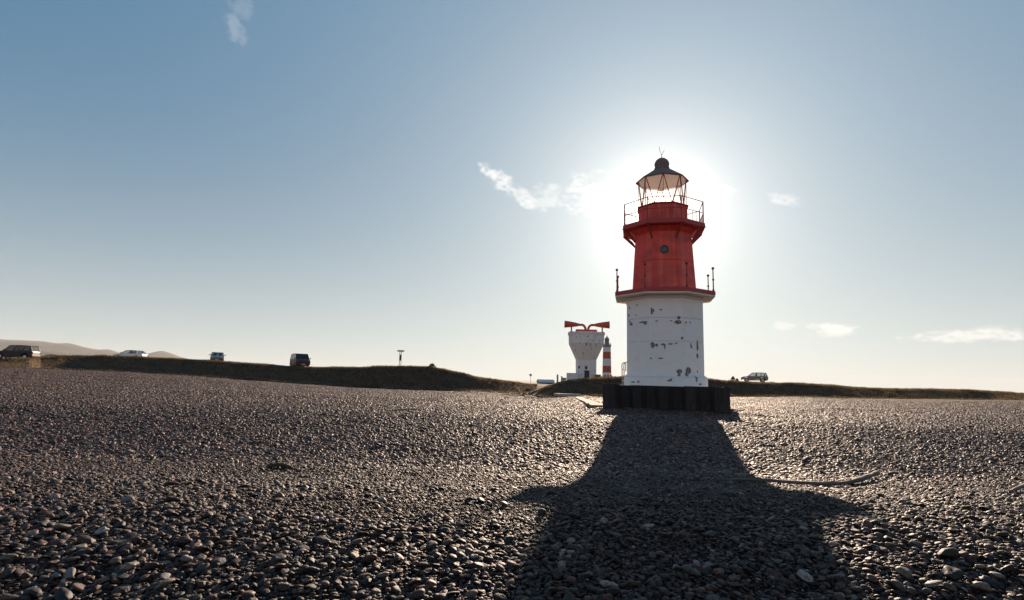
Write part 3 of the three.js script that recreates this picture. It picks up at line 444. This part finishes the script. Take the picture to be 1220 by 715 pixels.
{
  const D = 385, [x] = spot(723, D), base = -2.0, Y = (py) => at(723, py, D).y - base, px = D / F;
  const t = thing('striped_lighthouse', 'tall distant lighthouse with red and white bands beyond the fog signal', 'lighthouse', [x, base, -D]);
  const w = mat(0.72, 0.70, 0.67, 0.8), r = mat(0.46, 0.075, 0.04, 0.7), stone = mat(0.30, 0.24, 0.20, 0.9), dark = mat(0.04, 0.04, 0.04, 0.5);
  const R = (py) => lerp(4.45, 5.6, (py - 410) / 50) * px, rows = [460, 449.5, 444, 436, 427.6, 419.4, 414];
  const mats = [w, w, r, w, r, w];
  for (let i = 0; i < 6; i++) part('tower_band', lathe([[R(rows[i]), i ? Y(rows[i]) : -1], [R(rows[i + 1]), Y(rows[i + 1])]], 32), mats[i], t);
  part('base_house', box(7.2, 3, 6, 0, Y(448.5) - 1.2, R(450) - 1.5, 0.05), w, t); for (const u of [-2, 0, 2]) part('window', box(1, 1.5, 0.1, u, Y(448), R(450) + 1.53), dark, t);
  part('gallery', lathe([[R(414), Y(414) + 0.01], [4.9 * px, Y(412.6)], [5.2 * px, Y(411.6)], [5.2 * px, Y(410.6)], [0.4, Y(410.6)]], 32), stone, t);
  for (let k = 0; k < 16; k++) { const a = k / 16 * 6.283; part('railing_post', bar([Math.sin(a) * 5.0 * px, Y(410.8), Math.cos(a) * 5.0 * px], [Math.sin(a) * 5.0 * px, Y(408.8), Math.cos(a) * 5.0 * px], 0.06, 5), stone, t); }
  { const g = new THREE.TorusGeometry(5.0 * px, 0.06, 6, 40); g.rotateX(Math.PI / 2); g.translate(0, Y(408.8), 0); part('railing', g, stone, t); }
  part('lantern_base', lathe([[3.0 * px, Y(410.7)], [3.0 * px, Y(408.4)], [0.2, Y(408.4)]], 24), stone, t);
  part('lantern_glass', new THREE.CylinderGeometry(2.7 * px, 2.7 * px, Y(404.4) - Y(408.4), 24, 1, true).translate(0, (Y(404.4) + Y(408.4)) / 2, 0), mat(0.09, 0.08, 0.075, 0.15), t);
  part('dome', lathe([[3.1 * px, Y(404.6)], [2.9 * px, Y(404)], [2.2 * px, Y(402.8)], [1.0 * px, Y(401.9)], [0.7 * px, Y(401.2)], [0.7 * px, Y(400.6)], [0.05, Y(399.8)]], 24), stone, t);
  part('windows', box(0.8, 1.4, 0.3, 0.1, Y(440), R(440) - 0.05), dark, t).name = 'window';
}

// ---------------------------------------------------------------- vehicles
const tyreMat = mat(0.018, 0.018, 0.018, 0.9), rimMat = mat(0.35, 0.35, 0.36, 0.35, { metalness: 0.8 }), trimMat = mat(0.02, 0.02, 0.022, 0.6), lampMat = mat(0.75, 0.75, 0.75, 0.08), tailMat = mat(0.35, 0.01, 0.01, 0.15), plateMat = mat(0.75, 0.72, 0.55, 0.5), seatMat = mat(0.03, 0.03, 0.032, 0.9);
const glassOf = (k) => new THREE.MeshPhysicalMaterial({ color: lin(0.9 * k, k, k), roughness: 0.03, transmission: 1, thickness: 0, ior: 1.5 });
// o: L, W, H metres; belt = height of the window line; nose/tail = bonnet and boot lengths; faces +x
function car(name, label, pos, yaw, o) {
  const carGlass = glassOf(o.tint ?? 0.6), t = thing(name, label, o.category ?? 'car', pos, yaw, 'vehicles parked along the bank'), { L, W, H, belt } = o, hl = L / 2, wr = o.wheel ?? 0.32, fx = hl - o.front, rx = -hl + o.rear, clear = o.clear ?? 0.2;
  const paint = mat(...o.color, o.rough ?? 0.32, { clearcoat: o.coat ?? 1, clearcoatRoughness: 0.05, metalness: o.metal ?? 0.2 });
  // lower body with wheel arches
  const s = new THREE.Shape(), ar = wr + 0.06; s.moveTo(-hl + 0.04, clear + 0.1); s.lineTo(rx - ar, clear); s.absarc(rx, wr, ar, Math.PI - 0.25, 0.25, true); s.lineTo(fx - ar, clear); s.absarc(fx, wr, ar, Math.PI - 0.25, 0.25, true); s.lineTo(hl - 0.06, clear + 0.08);
  s.quadraticCurveTo(hl, clear + 0.2, hl, o.noseH - 0.14); s.quadraticCurveTo(hl - 0.02, o.noseH, hl - 0.22, o.noseH + 0.03); s.lineTo(o.ws0 , belt); s.lineTo(o.rw0, belt + 0.02); s.quadraticCurveTo(-hl + 0.01, belt, -hl, belt - 0.22); s.lineTo(-hl, clear + 0.3); s.closePath();
  const bv = 0.07, g = new THREE.ExtrudeGeometry(s, { depth: W - 2 * bv, bevelEnabled: true, bevelThickness: bv, bevelSize: 0.05, bevelOffset: -0.05, bevelSegments: 3, curveSegments: 10 }); g.translate(0, 0, -W / 2 + bv); const body = part('body', g, paint, t);
  // greenhouse: roof, pillars and panes
  const inn = o.tumble ?? 0.12, bz = W / 2 - 0.05, tz = W / 2 - inn - 0.03, rt = H - 0.03;
  const roofShape = new THREE.Shape(); roofShape.moveTo(o.rw1 - 0.05, rt - 0.05); roofShape.quadraticCurveTo((o.rw1 + o.ws1) / 2, rt + 0.06, o.ws1 + 0.05, rt - 0.05); roofShape.lineTo(o.ws1, rt - 0.09); roofShape.quadraticCurveTo((o.rw1 + o.ws1) / 2, rt + 0.01, o.rw1, rt - 0.09); roofShape.closePath();
  const rg = new THREE.ExtrudeGeometry(roofShape, { depth: tz * 2 - 0.06, bevelEnabled: true, bevelThickness: 0.05, bevelSize: 0.02, bevelSegments: 2 }); rg.translate(0, 0, -tz + 0.03); part('roof', rg, o.roofColor ? mat(...o.roofColor, 0.35) : paint, t);
  const yT = rt - 0.07, yB = belt - 0.02;
  const base = (f) => lerp(o.rw0, o.ws0, f), top = (f) => lerp(o.rw1, o.ws1, f);
  const cuts = o.pillars;                                            // fractions along the side where pillars stand
  const quadPane = (a, b, c, d) => { const q = new THREE.BufferGeometry(); q.setAttribute('position', new THREE.Float32BufferAttribute([...a, ...b, ...c, ...a, ...c, ...d], 3)); q.setAttribute('uv', new THREE.Float32BufferAttribute([0, 0, 1, 0, 1, 1, 0, 0, 1, 1, 0, 1], 2)); q.computeVertexNormals(); return q; };
  for (const sd of [-1, 1]) {
    for (const f of cuts) { const m = f === 0 || f === 1 ? 0.05 : 0.035, a = [base(f), yB, sd * bz * 0.985], b = [top(f), yT, sd * tz]; part('pillar', bar(a, b, m, 6, m * 0.8), o.pillarBody || f === 0 ? paint : trimMat, t); }
    for (let i = 0; i < cuts.length - 1; i++) if (!(o.blank ?? []).includes(i)) part('side_window', quadPane([base(cuts[i]), yB, sd * bz * 0.98], [base(cuts[i + 1]), yB, sd * bz * 0.98], [top(cuts[i + 1]), yT, sd * tz], [top(cuts[i]), yT, sd * tz]), carGlass, t);
      else { const q = quadPane([base(cuts[i]), yB, sd * bz * 0.98], [base(cuts[i + 1]), yB, sd * bz * 0.98], [top(cuts[i + 1]), yT, sd * tz], [top(cuts[i]), yT, sd * tz]); part('side_panel', q, paint, t); }
    const mr = new THREE.SphereGeometry(0.1, 10, 8); mr.scale(0.6, 0.8, 1); mr.translate(base(1) - 0.12, belt + 0.10, sd * (W / 2 + 0.12)); part('mirror', merge([mr, bar([base(1) - 0.12, belt + 0.04, sd * (W / 2 - 0.06)], [base(1) - 0.12, belt + 0.08, sd * (W / 2 + 0.1)], 0.025, 5)]), trimMat, t);
    const hlm = new THREE.SphereGeometry(0.14, 12, 8); hlm.scale(0.5, 0.6, 1.1); hlm.translate(hl - 0.07, o.noseH - 0.13, sd * (W / 2 - 0.25)); part('headlight', hlm, lampMat, t);
    part('tail_light', box(0.06, 0.3, 0.14, -hl - 0.005, belt - 0.2, sd * (W / 2 - 0.14), 0.02), tailMat, t);
    part('sill', box(fx - rx - 2 * ar - 0.02, 0.08, 0.03, (fx + rx) / 2, clear + 0.06, sd * (W / 2 + 0.004), 0.01), trimMat, t);
    const dl = part('door', box(Math.max(0.5, (o.ws0 - o.rw0) * 0.42), belt - clear - 0.24, 0.012, lerp(o.rw0, o.ws0, 0.6), (belt + clear) / 2 + 0.03, sd * (W / 2 + 0.001), 0.005), paint, t); part('handle', box(0.16, 0.03, 0.03, lerp(o.rw0, o.ws0, 0.6) - 0.25, belt - 0.16, sd * (W / 2 + 0.02), 0.01), trimMat, dl);
    for (const wx of [fx, rx]) { const wg = new THREE.TorusGeometry(wr - 0.085, 0.1, 10, 24); wg.scale(1, 1, 1.05); wg.translate(wx, wr, sd * (W / 2 - 0.13)); const wh = part('wheel', wg, tyreMat, t); const rim = new THREE.CylinderGeometry(wr - 0.1, wr - 0.1, 0.14, 20); rim.rotateX(Math.PI / 2); rim.translate(wx, wr, sd * (W / 2 - 0.13)); part('rim', rim, rimMat, wh); }
  }
  part('windscreen', quadPane([o.ws0 + 0.01, yB, -bz * 0.94], [o.ws0 + 0.01, yB, bz * 0.94], [o.ws1, yT, tz * 0.94], [o.ws1, yT, -tz * 0.94]), carGlass, t);
  part('rear_window', quadPane([o.rw0 - 0.01, yB, -bz * 0.92], [o.rw0 - 0.01, yB, bz * 0.92], [o.rw1, yT, tz * 0.92], [o.rw1, yT, -tz * 0.92]), carGlass, t);
  part('grille', box(0.03, 0.16, W * 0.45, hl + 0.003, o.noseH - 0.2, 0, 0.01), trimMat, t); part('front_bumper', box(0.1, 0.16, W * 0.92, hl - 0.01, clear + 0.17, 0, 0.04), trimMat, t); part('rear_bumper', box(0.1, 0.16, W * 0.92, -hl + 0.01, clear + 0.28, 0, 0.04), trimMat, t);
  part('number_plate', box(0.015, 0.11, 0.5, hl + 0.05, clear + 0.2, 0), plateMat, t);
  for (const sd of [-0.38, 0.38]) for (const q of [0.62, 0.22]) { const X = lerp(o.rw0, o.ws0, q); part('seat', merge([box(0.14, 0.62, 0.46, X - 0.2, belt - 0.06, sd * W / 1.8 * 0.9, 0.05), box(0.12, 0.18, 0.26, X - 0.24, belt + 0.33, sd * W / 1.8 * 0.9, 0.04)]), seatMat, t); }
  part('dashboard', box(0.35, 0.14, W * 0.8, o.ws0 - 0.3, belt - 0.06, 0, 0.04), seatMat, t);
  return t;
}
const hatch = { L: 4.2, W: 1.76, H: 1.47, belt: 0.93, noseH: 0.74, front: 0.82, rear: 0.75, ws0: 1.0, ws1: 0.25, rw0: -1.95, rw1: -1.45, pillars: [0, 0.22, 0.58, 1], color: [0.6, 0.6, 0.6], wheel: 0.31 };
const suv = { L: 4.6, W: 1.88, H: 1.80, belt: 1.12, noseH: 0.95, front: 0.9, rear: 0.85, ws0: 1.05, ws1: 0.45, rw0: -2.22, rw1: -2.0, pillars: [0, 0.30, 0.64, 1], color: [0.02, 0.022, 0.03], wheel: 0.37, clear: 0.26 };
const vanSpec = { L: 4.9, W: 1.92, H: 1.98, belt: 1.16, noseH: 0.98, front: 0.9, rear: 0.95, ws0: 1.85, ws1: 1.05, rw0: -2.42, rw1: -2.32, pillars: [0, 0.34, 0.72, 1], color: [0.07, 0.008, 0.01], wheel: 0.33, category: 'van', metal: 0.1, tint: 0.06, coat: 0.1, rough: 0.5 };
const place = (px, d, dy = 0) => { const p = spot(px, d); p[1] += dy; return p; };
car('parked_suv', 'dark four-wheel drive car on the grass where the bank begins, tail glinting', place(17, 75.5), Math.PI + 0.19, { ...suv, L: 4.6, H: 1.88, color: [0.006, 0.007, 0.012], coat: 0.05, metal: 0, tint: 0.3, rough: 0.5 });
car('parked_car', 'white hatchback half hidden behind the bank crest', place(153, 86), Math.PI + 0.055, { ...hatch, color: [0.62, 0.63, 0.65] });
car('parked_car', 'pale silver car facing the beach on the bank', place(257, 84), -Math.PI / 2 + 0.46, { ...hatch, color: [0.24, 0.25, 0.27], metal: 0.3, tint: 0.35 });
car('parked_van', 'dark red van on the bank with its nose towards the beach', place(356, 83), -1.03, vanSpec);
car('parked_suv', 'brown-black estate car parked on the grass beside a small bush', place(899, 99), Math.PI - 0.35, { ...suv, L: 4.25, W: 1.75, H: 1.66, belt: 1.0, noseH: 0.86, ws0: 0.98, ws1: 0.3, rw0: -2.06, rw1: -1.85, color: [0.05, 0.035, 0.03], pillars: [0, 0.33, 0.66, 1] });
car('parked_car', 'black car with only its roof above the bank, beyond the dark four-wheel drive', place(58, 112, -0.25), Math.PI + 0.1, { ...hatch, color: [0.02, 0.02, 0.025] });
car('parked_car', 'cream car almost wholly sunk behind the bank crest', place(77, 118, -0.42), Math.PI, { ...hatch, color: [0.55, 0.53, 0.48] });

// ---------------------------------------------------------------- small things on and behind the banks
{ const [x, y, z] = spot(475.8, 79.3), px = 79.3 / F, t = thing('information_post', 'thin two-legged post with a crossboard standing alone on the bank', 'signpost', [x, y - 0.1, z], 0.15), m = mat(0.06, 0.05, 0.04, 0.8);
  for (const s of [-1, 1]) part('leg', bar([s * 1.0 * px, 0, 0], [s * 0.9 * px, 20.2 * px, 0], 0.045, 6), m, t);
  part('notice_board', box(2.4 * px, 7 * px, 0.05, 0, 11.5 * px, 0.03, 0.01), m, t); part('cross_board', box(8.2 * px, 1.6 * px, 0.05, 0, 19.4 * px, 0.035, 0.01), m, t); }
{ const [x, y, z] = spot(632, 120), px = 120 / F, t = thing('round_sign', 'small round road sign on a thin pole near the low shed', 'sign', [x, y - 0.1, z]), m = mat(0.25, 0.24, 0.24, 0.5), top = at(632, 446.3, 120).y - y;
  part('pole', bar([0, 0, 0], [0, top, 0], 0.04, 6), m, t); const g = new THREE.CylinderGeometry(0.27, 0.27, 0.03, 24); g.rotateX(Math.PI / 2); g.translate(0, top, 0.05); part('disc', g, mat(0.3, 0.2, 0.19, 0.5), t); }
{ const D = 200, x = slopeAt(650) * D, gy = groundH(x, -D), px = D / F, top = at(650, 452.2, D).y - gy, t = thing('low_shed', 'long low shed with a pale roof beyond the gap in the banks', 'shed', [x, gy - 0.2, -D], 0.05);
  const s = new THREE.Shape(); const w = 2.6; s.moveTo(-w, top - 0.75); s.lineTo(0, top + 0.2); s.lineTo(w, top - 0.75); s.lineTo(w, top - 0.85); s.lineTo(0, top + 0.08); s.lineTo(-w, top - 0.85); s.closePath(); const g = new THREE.ExtrudeGeometry(s, { depth: 20 * px, bevelEnabled: false }); g.rotateY(Math.PI / 2); g.translate(-10 * px, 0, 0); part('roof', g, mat(0.5, 0.52, 0.55, 0.5), t);
  part('wall', box(20 * px - 0.4, top - 0.7, 4.7, 0, (top - 0.7) / 2, 0), mat(0.20, 0.15, 0.12, 0.9), t); for (const u of [-1.5, 1.2]) part('window', box(0.8, 0.5, 0.04, u, top - 1.15, 2.37), mat(0.03, 0.03, 0.03, 0.2), t); part('door', box(0.9, Math.max(0.6, top - 0.9), 0.05, 0, Math.max(0.6, top - 0.9) / 2, 2.38), mat(0.1, 0.07, 0.05, 0.7), t); }
{ const [x, y, z] = spot(664.2, 96), t = thing('gate_post', 'slim grey gate post beside the track to the fog signal', 'post', [x, y - 0.1, z]); const h = at(664, 446.5, 96).y - y + 0.1; part('shaft', box(0.28, h - 0.06, 0.28, 0, (h - 0.06) / 2, 0, 0.02), mat(0.34, 0.31, 0.28, 0.9), t); part('cap', new THREE.ConeGeometry(0.22, 0.16, 4, 1).rotateY(Math.PI / 4).translate(0, h + 0.02, 0), mat(0.34, 0.31, 0.28, 0.9), t); }
{ const [x, y, z] = spot(671.5, 95), t = thing('brick_stub', 'stepped stub of brown brick wall beside the gate post', 'wall', [x, y - 0.1, z]), h = at(670, 447, 95).y - y + 0.1, m = mat(0.24, 0.13, 0.085, 0.95), m2 = mat(0.2, 0.11, 0.075, 0.95);
  for (let r = 0; r < Math.floor(h / 0.22); r++) { const n = r < h / 0.22 * 0.62 ? 3 : 1; for (let i = 0; i < n; i++) part('brick', box(0.27, 0.205, 0.3, -0.32 + i * 0.285 + (r % 2 ? 0.03 : 0), 0.11 + r * 0.22, 0, 0.012), rnd() < 0.5 ? m : m2, t); } }
function leafBush(name, label, px, d, w, h, group) {
  const [x, y, z] = spot(px, d), t = thing(name, label, 'bush', [x, y - 0.05, z], rnd() * 6, group), P = [], N = 170;
  for (let i = 0; i < N; i++) { const a = rnd() * 6.283, v = Math.pow(rnd(), 0.7), rad = (1 - v * 0.75) * w / 2 * Math.sqrt(rnd()), cx = Math.cos(a) * rad, cz = Math.sin(a) * rad, cy = v * h, s = rr(0.04, 0.09), b = rnd() * 6.283; P.push(cx - s * Math.cos(b), cy, cz - s * Math.sin(b), cx + s * Math.cos(b), cy, cz + s * Math.sin(b), cx + rr(-0.05, 0.05), cy + s * 2.4, cz + rr(-0.05, 0.05)); }
  const g = new THREE.BufferGeometry(); g.setAttribute('position', new THREE.Float32BufferAttribute(P, 3)); g.computeVertexNormals(); part('foliage', g, new THREE.MeshPhysicalMaterial({ color: lin(0.07, 0.065, 0.03), roughness: 0.9, transmission: 0.3, thickness: 0, side: THREE.DoubleSide }), t);
  for (let i = 0; i < 4; i++) part('stem', bar([rr(-0.05, 0.05), 0, rr(-0.05, 0.05)], [rr(-0.25, 0.25) * w, h * 0.7, rr(-0.25, 0.25) * w], 0.018, 5, 0.008), mat(0.07, 0.05, 0.035, 0.9), t);
}
leafBush('bush', 'small dark bush on the skyline beside the estate car', 873.6, 94, 1.15, 0.7);
leafBush('bush', 'low sprawling shrub between the small dark bush and the estate car', 878.6, 95, 0.7, 0.4);
leafBush('bush', 'dark clump at the end of the left-hand bank above the beach', 514, 80, 1.5, 0.5);
// concrete path and slab between the footing and the mound
{ const a = at(724, 481.5, 25.5), b = onGround(684, 474.2), pts = []; const A = [a.x - 0.4, -25.6], B = [b.x + 0.4, b.z]; const n = 26, P = [], I = [], wd = 0.34;
  const dx = B[0] - A[0], dz = B[1] - A[1], l = Math.hypot(dx, dz), nx = -dz / l, nz = dx / l;
  for (let i = 0; i <= n; i++) { const q = i / n, x = A[0] + dx * q, z = A[1] + dz * q, h = beachH(x, z) + lerp(0.13, 0.08, q); for (const [s, dy] of [[-1, -0.4], [-1, 0], [1, 0], [1, -0.4]]) P.push(x + nx * wd * s, h + dy + 0.0, z + nz * wd * s); }
  for (let i = 0; i < n; i++) for (let k = 0; k < 3; k++) { const p = i * 4 + k; I.push(p, p + 1, p + 5, p, p + 5, p + 4); } I.push(0, 2, 1, 0, 3, 2);
  let g = new THREE.BufferGeometry(); g.setAttribute('position', new THREE.Float32BufferAttribute(P, 3)); g.setIndex(I); g = g.toNonIndexed(); g.computeVertexNormals(); structure('concrete_path', g, mat(0.24, 0.21, 0.18, 0.95)); 
  const s = onGround(675.5, 472.4), t = thing('concrete_slab', 'loose pale concrete slab lying at the end of the path', 'slab', [s.x, s.y, s.z], 0.2); part('slab', box(2.6, 0.28, 1.5, 0, 0.16, 0, 0.03), mat(0.36, 0.33, 0.29, 0.9), t); t.children[0].name = 'slab'; }
// driftwood
function driftwood(name, label, pts, r0, r1, tone) {
  const P = pts.map(([px, py, lift]) => { const p = onGround(px, py); p.y += lift + 0.03; return p; }), c = new THREE.CatmullRomCurve3(P), n = 60, fr = c.computeFrenetFrames(n, false), V = [], I = [], m = 9;
  const o = P[0].clone();
  for (let i = 0; i <= n; i++) { const q = c.getPointAt(i / n), r = lerp(r0, r1, Math.pow(i / n, 0.8)) * (0.7 + 0.75 * fbm(i * 0.35, tone * 10, 1, 3)); for (let k = 0; k < m; k++) { const a = k / m * 6.283, rr2 = r * (0.72 + 0.56 * vnoise(k * 1.3, i * 0.22, tone * 30)); V.push(q.x - o.x + (fr.normals[i].x * Math.cos(a) + fr.binormals[i].x * Math.sin(a)) * rr2, q.y - o.y + (fr.normals[i].y * Math.cos(a) + fr.binormals[i].y * Math.sin(a)) * rr2, q.z - o.z + (fr.normals[i].z * Math.cos(a) + fr.binormals[i].z * Math.sin(a)) * rr2); } }
  for (let i = 0; i < n; i++) for (let k = 0; k < m; k++) { const a = i * m + k, b = i * m + (k + 1) % m; I.push(a, b, b + m, a, b + m, a + m); }
  for (let k = 1; k < m - 1; k++) { I.push(0, k + 1, k); I.push(n * m, n * m + k, n * m + k + 1); }
  const g = new THREE.BufferGeometry(); g.setAttribute('position', new THREE.Float32BufferAttribute(V, 3)); g.setIndex(I); g.computeVertexNormals();
  const mesh = part(numbered(name), g, mat(0.26 * tone, 0.215 * tone, 0.17 * tone, 0.85), scene); mesh.position.copy(o); mesh.userData = { label, category: 'driftwood' };
}
driftwood('driftwood_branch', 'long pale curved driftwood branch lying past the tip of the tower shadow', [[866, 575, 0.02], [888, 575.5, 0.03], [912, 576.5, 0.03], [940, 579, 0.03], [972, 580.5, 0.03], [1003, 580, 0.03], [1030, 575.5, 0.06], [1046, 571, 0.10]], 0.018, 0.042, 0.48);
driftwood('driftwood_stick', 'short pale driftwood stick at the outer edge of the shingle', [[1204, 590, 0.02], [1214, 587, 0.05], [1226, 583, 0.07]], 0.022, 0.03, 0.45);
driftwood('driftwood_log', 'short dark waterlogged wood lump lying on the sunlit terrace', [[318, 559.5, 0.02], [328, 558.5, 0.04], [340, 559, 0.03], [346, 560, 0.01]], 0.045, 0.03, 0.22);
driftwood('driftwood_plank', 'thin orange-brown length of wood on the crest of the shingle', [[468, 490, 0.0], [480, 489.4, 0.02], [492, 489, 0.02], [503, 488.6, 0.0]], 0.035, 0.03, 1.1);
// dry grass on the banks
{
  const B = []; for (let i = 0; i < 9; i++) { const a = rnd() * 6.283, h = rr(0.14, 0.42), lean = rr(0.02, 0.14), r = rnd() * 0.12, x = Math.cos(a * 1.7) * r, z = Math.sin(a * 1.7) * r, w = 0.012; B.push(x - w * Math.sin(a), -0.03, z + w * Math.cos(a), x + w * Math.sin(a), -0.03, z - w * Math.cos(a), x + Math.cos(a) * lean, h, z + Math.sin(a) * lean); }
  const g = new THREE.BufferGeometry(); g.setAttribute('position', new THREE.Float32BufferAttribute(B, 3)); g.computeVertexNormals();
  const out = [], cols = []; const tones = [[0.16, 0.105, 0.04], [0.085, 0.062, 0.027], [0.22, 0.135, 0.052], [0.062, 0.05, 0.022]];
  for (let i = 0; i < 95000; i++) { const a = rr(-1.05, 1.05), left = a < slopeAt(640), T = left ? TL : TR, fd = bankAt(T, a, 'fd'), cd = bankAt(T, a, 'cd'), d = i % 3 ? fd + rr(0.1, cd - fd + 9) : cd + rr(-0.8, 2.2), x = a * d, hb = bankH(x, -d); if (hb < beachH(x, -d)) continue; const s = rr(0.45, 1.0) * (0.6 + 0.6 * sm(0.4, 0.75, fbm(x * 0.8, d * 0.8, 31.5, 3))); EU.set(0, rnd() * 6.283, 0); out.push(new THREE.Matrix4().compose(V3.set(x, hb, -d), Q.setFromEuler(EU), S3.set(s, s, s))); const k = rr(0.7, 1.2); cols.push(tones[Math.floor(rnd() * 4)].map((v) => v * k)); }
  const im = new THREE.InstancedMesh(g, new THREE.MeshPhysicalMaterial({ color: 0xffffff, roughness: 1, transmission: 0.45, thickness: 0, side: THREE.DoubleSide }), out.length); out.forEach((m, i) => { im.setMatrixAt(i, m); im.setColorAt(i, lin(...cols[i])); });
  im.name = 'bank_grass'; im.userData = { kind: 'stuff', label: 'short dry grass covering the banks', category: 'grass' }; scene.add(im);
}
console.log('objects done');
renderer.render(scene, camera);
